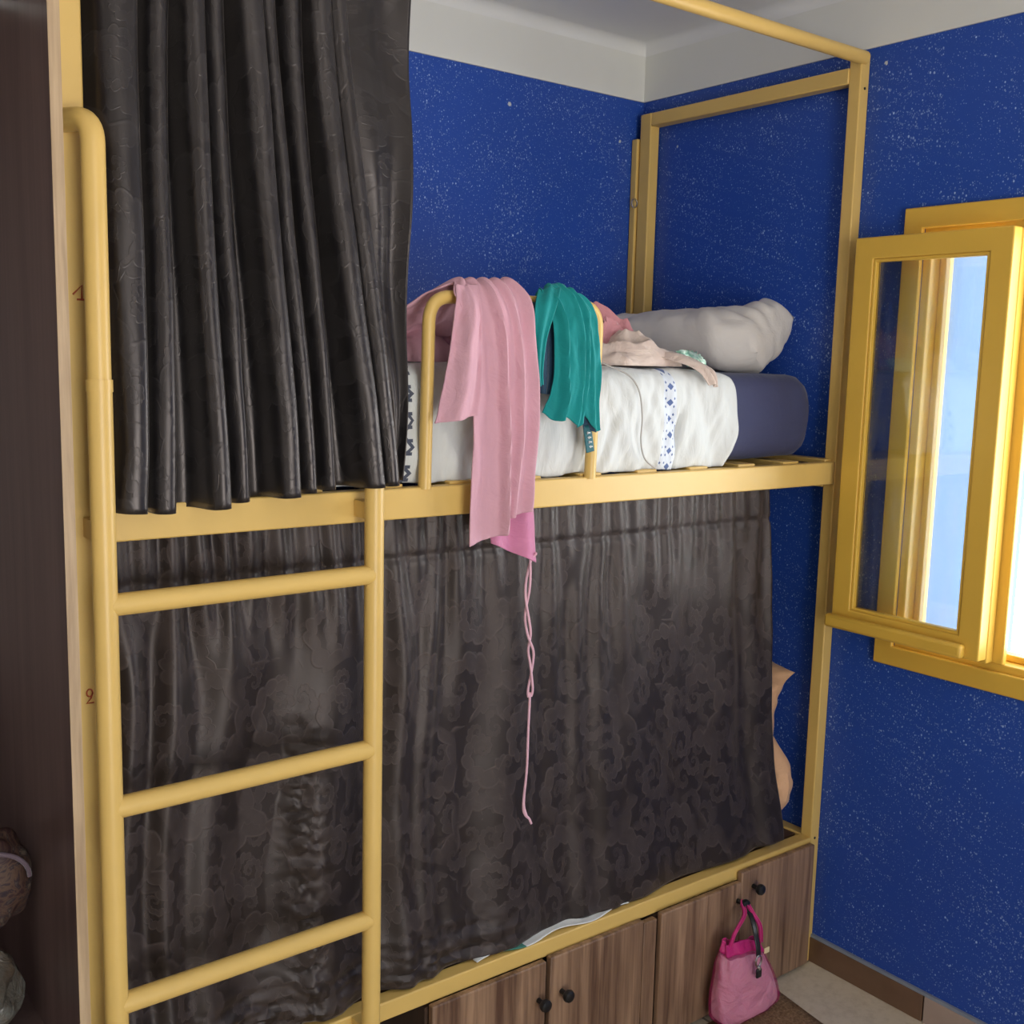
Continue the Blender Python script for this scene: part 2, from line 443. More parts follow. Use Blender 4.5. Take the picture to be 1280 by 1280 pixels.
box(bm, -4.3, -2.9, -4.9, -4.8, FZ-.1, H); box(bm, -1.25, 0, -4.9, -4.8, FZ-.1, H); box(bm, -2.9, -1.25, -4.9, -4.8, 2.25, H)  # opening added out of view to let in soft frontal daylight
struct('wall_front', bm, M['plaster'], smooth=False)
bm = nb()
box(bm, -2.9, -2.84, -4.88, -4.78, FZ, 2.25); box(bm, -1.31, -1.25, -4.88, -4.78, FZ, 2.25); box(bm, -2.84, -1.31, -4.88, -4.78, 2.19, 2.25)
struct('added_door_1', bm, M['wyellow'], bevel=.004)  # frame of the unseen doorway, added along with its opening for the light

# white frieze above the blue, thin bead under the ceiling
bm = nb(); box(bm, -4.3, -.004, -.006, .0, 2.397, H); box(bm, -.006, 0, -4.8, 0, 2.397, H)
struct('trim_1', bm, M['frieze'], smooth=False)
bm = nb()
def cove(bm, a, b, inward, r=.032):
    a = Vector(a); b = Vector(b); d = Vector(inward); n = 8; R = []
    for p in (a, b):
        ring = [bm.verts.new(p)]
        for k in range(n+1):
            t = k/n*PI/2
            ring.append(bm.verts.new(p + d*(r*(1-math.sin(t))) + Vector((0, 0, -r*(1-math.cos(t))))))
        R.append(ring)
    for k in range(len(R[0])):
        k2 = (k+1) % len(R[0]); bm.faces.new((R[0][k], R[0][k2], R[1][k2], R[1][k]))
cove(bm, (-4.3, -.006, H), (-.006, -.006, H), (0, -1, 0)); cove(bm, (-.006, -4.8, H), (-.006, -.006, H), (-1, 0, 0))
struct('trim_2', bm, M['white'])
# skirting tiles
bm = nb(); box(bm, -.012, 0, -1.145, 0, FZ, .062); struct('baseboard_right', bm, M['skirt'], smooth=False, bevel=.002)
bm = nb(); y = -1.149
while y > -4.7: box(bm, -.012, 0, y-.4, y, FZ, .062); y -= .404
struct('baseboard_right_pale', bm, M['skirt2'], smooth=False, bevel=.002)
bm = nb(); box(bm, -.009, 0, -4.8, 0, .062, .070); struct('trim_3', bm, M['grout'], smooth=False)

# ------------------------------------------------------------------ window
win = bpy.data.objects.new('window_1', None); COL.objects.link(win); win.location = (0, -1.45, .92); win['kind'] = 'structure'
def wframe(x0, x1, y0, y1, z0, z1, w):      # closed rectangular frame, mitred corners
    bm = nb(); R = []
    for x in (x0, x1):
        R.append([bm.verts.new((x, y, z)) for y, z in ((y0,z0),(y1,z0),(y1,z1),(y0,z1))] + [bm.verts.new((x, y, z)) for y, z in ((y0+w,z0+w),(y1-w,z0+w),(y1-w,z1-w),(y0+w,z1-w))])
    for k in range(4):
        q = (k+1) % 4
        for A in R: bm.faces.new((A[k], A[q], A[4+q], A[4+k]))
        bm.faces.new((R[0][k], R[0][q], R[1][q], R[1][k])); bm.faces.new((R[0][4+k], R[0][4+q], R[1][4+q], R[1][4+k]))
    return bm
obj('casing', wframe(-.014, .0, -1.97, -.935, .877, 2.0, .050), M['wyellow'], win, bevel=.003)
obj('frame', wframe(.0, .075, WY0, WY1+.002, WZ0-.002, WZ1+.002, .022), M['wyellow'], win, bevel=.003)
obj('stop_bead', wframe(.04, .075, WY0+.022, WY1-.02, WZ0+.02, WZ1-.02, .016), M['wyellow'], win, bevel=.003)
bm = nb(); box(bm, -.0345, -.006, -1.246, -1.21, WZ0+.022, WZ1-.022); obj('mullion', bm, M['wyellow'], win, bevel=.003)
obj('meeting_strip', bx(-.0055, .012, -1.270, -1.215, WZ0+.02, WZ1-.02), M['wyellow'], win, bevel=.003)
obj('pane', bx(.056, .060, -1.24, -1.02, .955, 1.93), M['glass'], win, smooth=False)
sy0, sy1, sz0, sz1 = -1.246, -.843, .957, 1.932
sash = obj('sash', wframe(-.072, -.036, sy0, sy1, sz0, sz1, .052), M['wyellow'], win, bevel=.003)
obj('glazing_bead', wframe(-.069, -.05, sy0+.052, sy1-.052, sz0+.052, sz1-.052, .008), M['wyellow'], sash, bevel=.002)
obj('glass_pane', bx(-.056, -.052, sy0+.055, sy1-.055, sz0+.055, sz1-.055), M['glass'], sash, smooth=False)
bm = nb(); box(bm, -.096, -.072, sy0+.03, sy1+.006, sz0+.002, sz0+.036); obj('drip_rail', bm, M['wyellow'], sash, bevel=.008, seg=3)
# outside: the pale blue wing wall next to the opening
bm = nb(); box(bm, .12, .60, -.975, -.80, -1.0, 3.2); struct('wall_outside', bm, M['extblue'], smooth=False)

# ------------------------------------------------------------------ bunk bed
BX0 = -1.938
bed = thing('bunk_bed', 'cream yellow steel bunk bed with ladder, guard rail and canopy frame, along the blue wall', 'bed', (-.96, -.40, 0))
y_ = M['yellow']
def part(name, bm, mat=None, parent=None, **k): return obj(name, bm, mat or y_, parent or bed, **k)
TZ = 1.376
part('post', bx(-.036, -.001, -.800, -.765, FZ, 2.385), bevel=.003)
bp = part('post', bx(-.040, -.003, -.076, -.030, FZ, 2.352), bevel=.004)
fl = part('post', bx(BX0, -1.8975, -.800, -.762, FZ, 2.385), bevel=.003)
part('post', bx(BX0, -1.8975, -.060, -.022, FZ, 2.352), bevel=.003)
part('wall_strip', bx(-.046, -.006, -.026, -.002, .4, 2.283), bevel=.003)
part('end_top_bar', bx(-.0395, -.004, -.766, -.0755, 2.313, 2.3515), bevel=.003)
part('end_top_bar', bx(BX0, -1.8985, -.762, -.022, 2.313, 2.352), bevel=.005)
part('canopy_rail', tb([(-.021, -.797, 2.372), (BX0+.01, -.797, 2.376)], .0165, 20))
part('upper_front_rail', bx(-1.8975, -.036, -.800, -.772, TZ-.058, TZ), bevel=.003)
part('upper_back_rail', bx(-1.8975, -.046, -.060, -.022, TZ-.058, TZ), bevel=.003)
part('end_rail', bx(-.040, -.004, -.766, -.076, TZ-.068, TZ-.012), bevel=.003)
part('end_rail', bx(BX0, -1.8985, -.762, -.06, TZ-.058, TZ), bevel=.003)
for i in range(12):
    x = -1.86+i*(1.83/11.)
    part('slat', bx(x-.03, x+.03 if i < 11 else x+.012, -.785, -.05, TZ-.006, TZ+.006), bevel=.002)
# guard rail
gp = fillet([(-1.289, -.795, TZ-.004), (-1.284, -.795, 1.731), (-.866, -.795, 1.731), (-.874, -.795, TZ-.004)], .05, 8)
part('guard_rail', tb(gp, .0125, 16))
# ladder
LX, RX, LY = -1.9045, -1.431, -.860
part('ladder_pole', tb([(LX, LY, FZ), (LX, LY, 1.565)], .0182, 20))
bm = tb([(RX, LY+.008, FZ), (RX, LY+.008, 1.392)], .0175, 20)
part('ladder_pole', bm)
hp = fillet([(LX, LY, 1.565), (LX, LY, 1.945), (-1.931, -.797, 1.948)], .045, 8)
hr = part('ladder_handrail', tb(hp, .0172, 20))
hr.data.update()
bm = nb(); tube(bm, [(LX, LY, 1.556), (LX, LY, 1.574)], .0192, 20); part('weld_collar', bm)
for z in (1.232, .908, .577, .25):
    part('ladder_rung', tb([(LX+.006, LY, z), (RX-.006, LY+.008, z)], .0175, 18))
for z in (1.346, .34):
    bm = nb(); box(bm, LX-.012, LX+.012, LY, -.797, z-.015, z+.015); part('ladder_bracket', bm)
    bm = nb(); box(bm, RX-.012, RX+.012, LY, -.797, z-.015, z+.015); part('ladder_bracket', bm)
# lower berth
part('lower_front_rail', bx(-1.8975, -.036, -.800, -.764, .318, .357), bevel=.003)
part('lower_back_rail', bx(-1.8975, -.046, -.060, -.022, .318, .357), bevel=.003)
part('lower_end_rail', bx(-.040, -.004, -.766, -.076, .318, .357), bevel=.003)
part('lower_end_rail', bx(BX0, -1.8985, -.762, -.06, .318, .357), bevel=.003)
part('lower_platform', bx(-1.895, -.04, -.75, -.06, .325, .352), M['doorend'], smooth=False)
# hand painted berth numbers on the left post (1 above, 2 below)
def stroke(pts, r=.0011): return tb(fillet(pts, .002, 4), r, 6)
yf = -.8005
bm = nb()
for s in ([(-1.9215, yf, 1.6985), (-1.908, yf, 1.7125), (-1.9085, yf, 1.692)], [(-1.916, yf, 1.6915), (-1.902, yf, 1.6915)]):
    tube(bm, s, .0014, 6)
obj('painted_number', bm, M['red'], fl)
bm = nb(); cx, cz = -1.9145, 1.0815
loop = [(cx-.0045+.0045*(1-math.cos(t))*0+.0045*math.cos(t)*-1+.0045, yf, cz+.006*math.sin(t)) for t in [PI*.0-.9+k*(2*PI)/14 for k in range(0, 15)]]
tube(bm, loop, .0012, 6); tube(bm, [(cx+.005, yf, cz), (cx+.002, yf, cz-.009), (cx-.005, yf, cz-.0165), (cx+.006, yf, cz-.0165)], .0012, 6)
obj('painted_number', bm, M['red'], fl)
# small eye hook on the rear post
bm = nb(); tube(bm, [(-.052+.011*math.cos(a), -.030, 2.093+.013*math.sin(a)) for a in [k*2*PI/16 for k in range(17)]], .0022, 8)
obj('eye_hook', bm, M['steel'], bp)
for (x, z) in ((-.018, 2.30), (-.02, .352)):
    bm = nb(); lathe(bm, [(.0035, 0), (.0035, .0015), (.002, .0022)], (x, -.800, z), seg=12); part('screw', bm, M['black'])

# ------------------------------------------------------------------ base cabinets
def knob(parent, x, z, y=-.82):
    bm = nb(); lathe(bm, [(.006, 0), (.0055, .010), (.006, .014), (.0125, .019), (.0145, .025), (.0125, .031), (.006, .034)], (x, y, z), seg=22)
    return obj('knob', bm, M['black'], parent)
def cabinet(x0, x1, label, doors, stile=None):
    t = thing('base_cabinet', label, 'cabinet', ((x0+x1)/2, -.78, FZ), 'wood storage cabinets under the lower berth')
    bm = nb()
    box(bm, x0, x0+.016, -.80, -.10, FZ, .312); box(bm, x1-.016, x1, -.80, -.10, FZ, .312)
    box(bm, x0+.016, x1-.016, -.80, -.10, FZ, .03); box(bm, x0+.016, x1-.016, -.12, -.10, .03, .312)
    obj('carcass', bm, M['carcass'], t, smooth=False)
    for (a, b, top, kx, kz, ajar) in doors:
        d = obj('door', bx(a, b, -.8195-ajar, -.8025-ajar, .004, top), M['door'], t, bevel=.0035, seg=3)
        knob(d, kx, kz, -.8195-ajar)
    if stile: obj('stile', bx(stile[0], stile[1], -.8185, -.802, .004, .316), M['door'], t, bevel=.002)
    return t
cabinet(-1.275, -.630, 'wood storage cabinet nearest the ladder, its two knobs side by side at the middle', ((-1.269, -.9725, .3215, -.993, .238, .001), (-.961, -.679, .3245, -.928, .237, .001)), (-.676, -.634))
cabinet(-.627, -.040, 'wood storage cabinet by the blue wall, with the pink bag hung on its knob', ((-.627, -.345, .328, -.358, .283, .008), (-.335, -.042, .346, -.291, .300, .0)), None)

# ------------------------------------------------------------------ mattresses, sheets, pillows
def rbox(bm, x0, x1, y0, y1, z0, z1, r, dx, nzamp=0, seed=0, bulge=0.0):
    nx, ny, nz_ = max(6, int((x1-x0)/dx)), max(6, int((y1-y0)/dx)), max(5, int((z1-z0)/dx))
    bmesh.ops.create_cube(bm, size=1)
    bmesh.ops.delete(bm, geom=bm.verts[:], context='VERTS')
    def P(a, b, c):
        p = Vector((lerp(x0, x1, a), lerp(y0, y1, b), lerp(z0, z1, c)))
        q = Vector((min(max(p.x, x0+r), x1-r), min(max(p.y, y0+r), y1-r), min(max(p.z, z0+r), z1-r)))
        d = p-q
        if d.length > 1e-9: d = d.normalized()*r
        w = q+d
        if bulge:
            k = math.sin(PI*c); w.x += bulge*k*(1 if a > .99 else -1 if a < .01 else 0); w.y -= bulge*k*(1 if b < .01 else 0)
        if nzamp:
            nn = Vector((nz(w.x*7+seed, w.y*7, w.z*11), nz(w.x*7, w.y*7+seed+9, w.z*11), nz(w.x*6+3, w.y*6, w.z*9+seed)))
            w += nn*nzamp
        return w
    cache = {}
    def V(i, j, k):
        key = (i, j, k)
        if key not in cache: cache[key] = bm.verts.new(P(i/nx, j/ny, k/nz_))
        return cache[key]
    for i in range(nx):
        for j in range(ny):
            for k in (0, nz_): bm.faces.new((V(i,j,k), V(i+1,j,k), V(i+1,j+1,k), V(i,j+1,k)))
    for i in range(nx):
        for k in range(nz_):
            for j in (0, ny): bm.faces.new((V(i,j,k), V(i+1,j,k), V(i+1,j,k+1), V(i,j,k+1)))
    for j in range(ny):
        for k in range(nz_):
            for i in (0, nx): bm.faces.new((V(i,j,k), V(i,j+1,k), V(i,j+1,k+1), V(i,j,k+1)))

bm = nb(); rbox(bm, -1.880, -.092, -.750, -.050, TZ+.010, 1.596, .04, .022, .006, 2, .012)
tag(obj('mattress', bm, M['navy']), 'thick mattress in a navy fitted cover on the upper berth', 'mattress')

def sheet_f(u, v):
    # v: back edge -> over the top -> down the front
    path = [(-.12, 1.604), (-.35, 1.607), (-.60, 1.607), (-.715, 1.604), (-.752, 1.592), (-.770, 1.560), (-.776, 1.50), (-.776, 1.43), (-.768, 1.380)]
    yy, zz = crom(path, v)
    h = sst(.42, .62, v)
    xr = crom([-.45, -.46, -.48, -.50, -.44, -.405, -.398, -.402, -.418, -.436], v)
    x = lerp(-1.872, xr, u)
    f = .5*nz(x*16+zz*7, zz*3, 1.3)+.35*nz(x*34-zz*10, zz*5, 5.1)+.2*nz(x*60, zz*14, 2)
    pl = math.sin(x*58+2.2*nz(x*5, 1, 2)+zz*5)*.4*sst(1.6, 1.5, zz)
    sk = nz(x*30+zz*13, zz*4, 6.6)+.6*nz(x*52-zz*22, zz*6, 2.6)     # slanting drag lines
    yy -= h*(.010*f+.004*pl+.010*sk)
    zz += (1-h)*.008*max(-.4, nz(x*9, yy*9, 3.3))
    if v > .985: zz += .006*nz(x*14, 0, 4)
    # folded-in pleat just right of the embroidered band
    yy += h*.012*math.exp(-((x+.592+.03*(1.6-zz))/.006)**2)*sst(1.56, 1.45, zz)
    return Vector((x, yy, zz))
bm = nb(); grid(bm, sheet_f, 260, 70)
tag(obj('bed_sheet', bm, M['sheet'], solid=.002, off=1), 'white bed sheet with blue embroidered bands, draped over the upper mattress', 'bed sheet')

def pillow_mesh(L, W, T, seed, pinch=.10, wr=.006, n=46, ea=2.6, eb=2.6, ee=.48, rd=0.0, tw=0.0):
    """pillow lying in xy: L along x, W along y"""
    bm = nb()
    def surf(sgn):
        def f(u, v):
            a, b = 2*u-1, 2*v-1
            e = max(0, (1-abs(a)**ea))*max(0, (1-abs(b)**eb))
            h = T/2*e**ee
            x = a*L/2*(1-pinch*.55*(1-b*b)*a*a); y = b*W/2*(1-pinch*(1-a*a)*b*b)
            x *= math.sqrt(1-rd*b*b/2); y *= math.sqrt(1-rd*a*a/2)
            w = (nz(x*11+seed, y*11, sgn)+.6*nz(x*24, y*24+seed, sgn*2))*wr*min(1, e*3)
            # radiating creases toward the corners
            w += .004*math.sin(14*math.atan2(b, a)+seed)*sst(.35, .95, math.hypot(a, b))*min(1, e*5)
            z = sgn*(h+w*(1 if e > 0 else 0))
            if tw:      # one end of the case hangs twisted and gathered
                k = sst(.4, 1, -a); y *= 1-.36*sst(.6, 1, -a); q = tw*k
                y, z = y*math.cos(q)-z*math.sin(q), y*math.sin(q)+z*math.cos(q)
            return Vector((x, y, z))
        return f
    grid(bm, surf(1), n, n); grid(bm, surf(-1), n, n)
    bmesh.ops.remove_doubles(bm, verts=bm.verts[:], dist=1e-5)
    return bm
def pose(bm, loc, rot):
    Mx = Matrix.Translation(loc) @ Matrix.Rotation(rot[2], 4, 'Z') @ Matrix.Rotation(rot[1], 4, 'Y') @ Matrix.Rotation(rot[0], 4, 'X')
    bm.transform(Mx); return bm

bm = pose(pillow_mesh(.53, .33, .165, 3.1, .05, .010, 60, 10, 3.0, .42, 0, math.radians(-24)), (-.188, -.410, 1.680), (math.radians(-3), math.radians(3.5), math.radians(100)))
tag(obj('pillow', bm, M['pillow']), 'plain greyish white pillow at the wall end of the upper berth', 'pillow')

# lower berth: mattress, peach pillows and a loose striped sheet edge
bm = nb(); rbox(bm, -1.88, -.06, -.728, -.07, .354, .47, .04, .04, .003, 5)
tag(obj('mattress', bm, M['whitecloth']), 'white mattress of the lower berth, behind the dark curtain', 'mattress')
bm = pose(pillow_mesh(.46, .30, .13, 8.0, .0, .008, 46, 3.0, 2.4, .5, .95), (-.105, -.552, .508), (math.radians(90), 0, math.radians(86)))
bm2 = pose(pillow_mesh(.42, .23, .10, 5.2, .30, .006), (-.070, -.515, .768), (math.radians(86), math.radians(-18), math.radians(89)))
tag(obj('pillow', bm, M['peach']), 'round-edged peach pillow, lower of two beside the dark curtain edge', 'pillow', 'peach pillows in the lower berth')
tag(obj('pillow', bm2, M['peach']), 'peach pillow with a pointed corner, upper of two beside the dark curtain edge', 'pillow', 'peach pillows in the lower berth')
def hem_f(u, v):
    x = lerp(-1.14, -.70, u)
    yy, zz = crom([(-.732, .480), (-.735, .43), (-.742, .385), (-.772, .3605), (-.799, .3595)], v)
    k = .5+.5*math.sin(x*34+1.2)
    yy += .012*k*v*v; zz += .009*k*sst(.6, .8, v)*(1-.5*v)
    return Vector((x, yy, zz))
bm = nb(); V = grid(bm, hem_f, 90, 16)
for f in bm.faces:
    cx = f.calc_center_median().x
    if -1.085 < cx < -1.0: f.material_index = 1 if -1.065 < cx < -1.015 else 0
tag(obj('bed_sheet', bm, [M['whitecloth'], M['greencloth']], solid=.0015), 'white sheet edge with a green stripe peeping out under the lower curtain', 'bed sheet')

# ------------------------------------------------------------------ curtains
UT = [(-1.883,-1.816),(-1.801,-1.768),(-1.753,-1.718),(-1.712,-1.676),(-1.66,-1.619),(-1.616,-1.587),(-1.574,-1.539),(-1.535,-1.495),(-1.499,-1.466)]
UM = [(-1.876,-1.824),(-1.812,-1.778),(-1.745,-1.712),(-1.7,-1.668),(-1.637,-1.6),(-1.591,-1.564),(-1.55,-1.521),(-1.496,-1.458),(-1.459,-1.428)]
UB = [(-1.869,-1.832),(-1.823,-1.788),(-1.737,-1.705),(-1.688,-1.66),(-1.614,-1.578),(-1.564,-1.539),(-1.524,-1.501),(-1.453,-1.417),(-1.414,-1.388)]
UD = [.9, .75, 1, .6, 1, .7, .6, 1, 1]
def upper_section(t):
    # fold profile (x, y) at fall t: 0 just under the ceiling, 1 at the hem
    def q(k, e):
        a, b, c = UT[k][e], UM[k][e], UB[k][e]
        return a + (4*b-a*3-c)*t + 2*(a+c-2*b)*t*t
    yb = lerp(-.762, -.805, sst(.0, .9, t)); dep = lerp(.058, .064, t)
    P = [(q(0, 0)-.012, yb)]
    for k in range(9):
        l, r = q(k, 0), q(k, 1); w = r-l; yf = yb-dep*UD[k]
        P += [(l+.03*w, yf+.22*dep), (l+.30*w, yf), (l+.70*w, yf-.003), (r-.03*w, yf+.14*dep)]
        nx = q(k+1, 0) if k < 8 else r+.022
        P += [(r+.0*w, yb+.002), (lerp(r, nx, .75), yb+.006)]
    re = crom([-1.315, -1.319, -1.327, -1.340, -1.357], t); a = P[-1][0]
    P += [(lerp(a, re, .35), yb-.006), (lerp(a, re, .68), yb+.004), (re, yb-.012)]
    return P
USEC = {}
def upper_curtain(u, v):
    z = lerp(2.365, crom([1.372, 1.366, 1.371, 1.379, 1.384, 1.388, 1.390, 1.394], u), v)
    t = max(-.25, (2.16-lerp(2.365, 1.385, v))/.775)
    if v not in USEC: USEC[v] = upper_section(t)
    x, y = crom(USEC[v], u)
    y += .006*nz(x*9, z*2.5, 4) + .0025*nz(x*30, z*8, 1)
    x += .004*nz(x*12, z*3, 8)
    if u > .9: y += .010*math.sin(z*13+u*30)*sst(.9, .97, u)
    if u < .1 and v > .9: x -= .012*sst(.9, 1, v)*(1-u/.1)
    return Vector((x, y, z))
bm = nb(); grid(bm, upper_curtain, 380, 100, 1.5, 1.0)
tag(obj('curtain', bm, M['curtain_up'], solid=.0025), 'black satin curtain hanging in deep folds from the canopy rail, left of the upper berth', 'curtain')

def lower_curtain(u, v):
    zt, zs = 1.317, 1.236
    zb = crom([.364, .362, .362, .363, .362, .361, .363, .370], u)
    xr = crom([-.244, -.232, -.226, -.216, -.205, -.192, -.174, -.152, -.132], v)
    xl = -1.872
    uu = u + .010*nz(u*9, v*1.5, 2)*min(1, u*8)*min(1, (1-u)*8)
    x = lerp(xl, xr, uu)
    z = lerp(zt, zb, v)
    seam = (zt-zs)/(zt-.365)
    left = 1-sst(.05, .55, u)
    ga = math.sin(2*PI*(34*u+.8*nz(u*6, 3, 1)))*(.6+.4*nz(u*20, 1, 8))
    gb = math.sin(2*PI*(15*u+1.4*nz(u*5, 7, 1)+.4*nz(u*3, v*2, 6)))
    gc = math.sin(2*PI*(6.2*u+.8*nz(u*3, 2, 4)+.15*v))
    top = 1-sst(seam, seam+.22, v)
    y = -.760
    y -= .0075*ga*top*(.7+.8*left)
    y -= (.0075+.005*left)*gb*sst(0, .25, v)*(1-.65*sst(.2, .6, v)*(1-.5*left))
    y -= (.009+.008*left)*gc*sst(.05, .5, v)
    y -= .006*nz(u*8, v*3, 2.2) + .004*nz(u*22, v*9, 3.3)
    # stitched gathering line
    y += .0045*math.exp(-((v-seam)/.008)**2)
    # crumpled column behind the ladder
    cr = math.exp(-((x+1.525)/.032)**2)*sst(.33, .5, v)
    y -= .013*cr*(noise.fractal(Vector((x*26, z*44, 5)), 1.0, 2.0, 3))
    low = sst(.86, .97, v)*(1-sst(.4, .55, u))
    y -= .011*low*noise.fractal(Vector((x*12, z*40, 1)), 1.0, 2.0, 3)
    y -= .018*sst(.75, 1, v)
    y = min(y, -.742)
    if z > 1.30: y = max(y, -.79)
    if v > .97: y = max(y, -.796)
    return Vector((x, y, z))
bm = nb(); grid(bm, lower_curtain, 420, 170, 2.3, 1.0)
tag(obj('curtain', bm, M['curtain_low'], solid=.002), 'dark brown scroll-patterned curtain closing off the lower berth behind the ladder', 'curtain')

# ------------------------------------------------------------------ clothes on the guard rail
def crumple(cx, cy, z0, a, b, h, rot, seed, freq=7, nu=70, nv=26, edge=.18):
    bm = nb()
    def f(u, v):
        th = 2*PI*u
        R = 1+edge*nz(math.cos(th)*1.7+seed, math.sin(th)*1.7, seed)+.08*nz(math.cos(th)*5, math.sin(th)*5, seed+2)
        r = v*R
        x, y = a*r*math.cos(th), b*r*math.sin(th)
        pr = max(0, 1-v*v)
        wx_ = x+.05*nz(x*9+seed, y*9, 3); wy_ = y+.04*nz(x*8, y*8+seed, 5)
        n = 1-abs(nz(wx_*freq*.9+seed, wy_*freq*3.2+wx_*freq*.7, 1)*2.0); n2 = 1-abs(nz(wx_*freq*2.2+wy_*freq*2+seed, wy_*freq*6, 7)*1.8)
        z = h*pr**.5*(.25+.62*max(0, n)**1.3+.22*n2)+.003
        X = cx+x*math.cos(rot)-y*math.sin(rot); Y = cy+x*math.sin(rot)+y*math.cos(rot)
        return Vector((X, Y, z0+z))
    grid(bm, f, nu, nv, wrap=True)
    bmesh.ops.remove_doubles(bm, verts=bm.verts[:], dist=1e-5)
    return bm
pg = thing('garment', 'dusty pink knitted garment slung over the guard rail, with a long dangling cord', 'clothing', (-1.15, -.80, 1.73))
def pk_fold(u, v):
    f = sst(.30, .45, v)
    cx = .50+.10*(v-.6)+.03*math.sin(v*7)
    a = -.022*math.exp(-((u-cx)/.04)**2)*f                        # long crease down the front
    a += -.015*math.exp(-((u-.80+.1*v)/.045)**2)*f
    a += -.018*sst(.86, 1, u)*f + .010*math.exp(-((u-.24)/.16)**2)*f
    a += .006*math.sin(2*PI*(4.5*u-.5*v)+1.9)*math.exp(-((v-.33)/.12)**2)      # bunched over the bar
    a += .008*nz(u*3.5+7, v*5, 1)+.004*nz(u*9, v*11, 4)
    if v < .3: a += .030*(1-v/.3)*(nz(u*4, v*16, 2)+.7*nz(u*7, v*34, 5))+.012*(1-v/.3)*math.sin(v*60+u*5)
    return a
rows = [((-1.40, -.58, 1.612), (-1.14, -.60, 1.612)), ((-1.37, -.65, 1.655), (-1.12, -.67, 1.640)), ((-1.315, -.735, 1.710), (-1.10, -.745, 1.705)),
        ((-1.235, -.792, 1.764), (-1.115, -.792, 1.764)), ((-1.247, -.826, 1.735), (-1.085, -.828, 1.728)), ((-1.222, -.838, 1.670), (-1.074, -.838, 1.655)),
        ((-1.212, -.842, 1.58), (-1.068, -.842, 1.57)), ((-1.211, -.843, 1.48), (-1.066, -.843, 1.48)), ((-1.214, -.844, 1.39), (-1.072, -.844, 1.395)),
        ((-1.217, -.845, 1.280), (-1.080, -.845, 1.313))]
base = ribbon(rows, pk_fold)
def pk(u, v):
    p = base(u, v)
    if v > .80:      # left half hangs lower than the right
        p.z -= .018*sst(.8, 1, v)*(1-sst(.55, .62, u)) - .010*sst(.8, 1, v)*sst(.55, .62, u)
    return p
bm = nb(); grid(bm, pk, 64, 120)
# sleeve hanging to the left of the front
srows = [((-1.240, -.815, 1.752), (-1.190, -.815, 1.755)), ((-1.252, -.838, 1.712), (-1.195, -.846, 1.705)), ((-1.262, -.846, 1.655), (-1.198, -.854, 1.64)),
         ((-1.278, -.850, 1.575), (-1.200, -.856, 1.57)), ((-1.297, -.850, 1.498), (-1.205, -.854, 1.512))]
grid(bm, ribbon(srows, lambda u, v: .012*math.sin(2*PI*(1.2*u)+.4+v)*sst(0, .4, v)+.004*nz(u*6, v*8, 7)), 24, 50)
heap = crumple(-1.30, -.60, 1.606, .20, .12, .13, .1, 2.6, 5, 90, 30)
me_ = bpy.data.meshes.new('tmp'); heap.to_mesh(me_); heap.free(); bm.from_mesh(me_); bpy.data.meshes.remove(me_)
obj('body', bm, M['pink'], pg, solid=.0025)
lrows = [((-1.165, -.822, 1.62), (-1.066, -.822, 1.62)), ((-1.165, -.824, 1.50), (-1.062, -.830, 1.50)), ((-1.165, -.826, 1.38), (-1.058, -.834, 1.38)),
         ((-1.162, -.828, 1.30), (-1.052, -.838, 1.28)), ((-1.157, -.829, 1.262), (-1.046, -.840, 1.214))]
bm = nb(); grid(bm, ribbon(lrows, lambda u, v: .008*math.sin(2*PI*(1.6*u+.2*v)+2.2)+.003*nz(u*6, v*9, 2)), 30, 50)
o = obj('lining', bm, M['pinkdeep'], pg, solid=.002); o['label'] = 'deeper pink inner layer'
cordp = [(-1.052, 1.235), (-1.062, 1.212), (-1.068, 1.122), (-1.058, 1.06), (-1.051, 1.003), (-1.053, .936)]
bm = nb()
for ph in (0, PI):
    tube(bm, [(x+.0050*math.sin(i*.36+ph+.3*math.sin(i*.5)), -.836-.004*math.cos(i*.36+ph), z) for i, (x, z) in enumerate([crom(cordp, k/40) for k in range(41)])], .0026, 8)
tube(bm, [(x, -.836, z) for x, z in [crom([(-1.053, .945), (-1.055, .86), (-1.056, .783), (-1.062, .711), (-1.056, .684), (-1.046, .672), (-1.040, .660)], k/40) for k in range(41)]], lambda t: .0026+.0016*math.exp(-((t-.62)/.1)**2), 8)
obj('drawcord', bm, M['string'], pg)

tl = thing('garment', 'teal green garment with navy lining bunched over the guard rail beside the pink one', 'clothing', (-.97, -.80, 1.73))
rows = [((-1.03, -.745, 1.64), (-.92, -.745, 1.64)), ((-1.028, -.765, 1.71), (-.915, -.765, 1.71)), ((-1.030, -.797, 1.765), (-.922, -.797, 1.752)),
        ((-1.034, -.826, 1.742), (-.905, -.824, 1.728)), ((-1.018, -.838, 1.69), (-.897, -.834, 1.68)), ((-1.012, -.842, 1.62), (-.894, -.838, 1.61)),
        ((-1.018, -.842, 1.56), (-.892, -.838, 1.555)), ((-1.040, -.842, 1.506), (-.890, -.838, 1.489))]
def tfold(u, v):
    f = sst(.25, .5, v)
    a = 0
    for c, d, w in ((.20, .020, .045), (.47, .012, .04), (.66, .017, .05), (.88, .008, .04)):
        a -= d*math.exp(-((u-c-.05*math.sin(v*5+c*9))/w)**2)*(.35+.65*f)
    a += .008*math.sin(2*PI*(1.3*u+.2*v)+.5)+.007*nz(u*5, v*6, 3)+.003*nz(u*13, v*14, 9)
    a += .010*nz(u*6, v*9, 6)*math.exp(-((v-.3)/.13)**2)
    return a
tb_ = ribbon(rows, tfold)
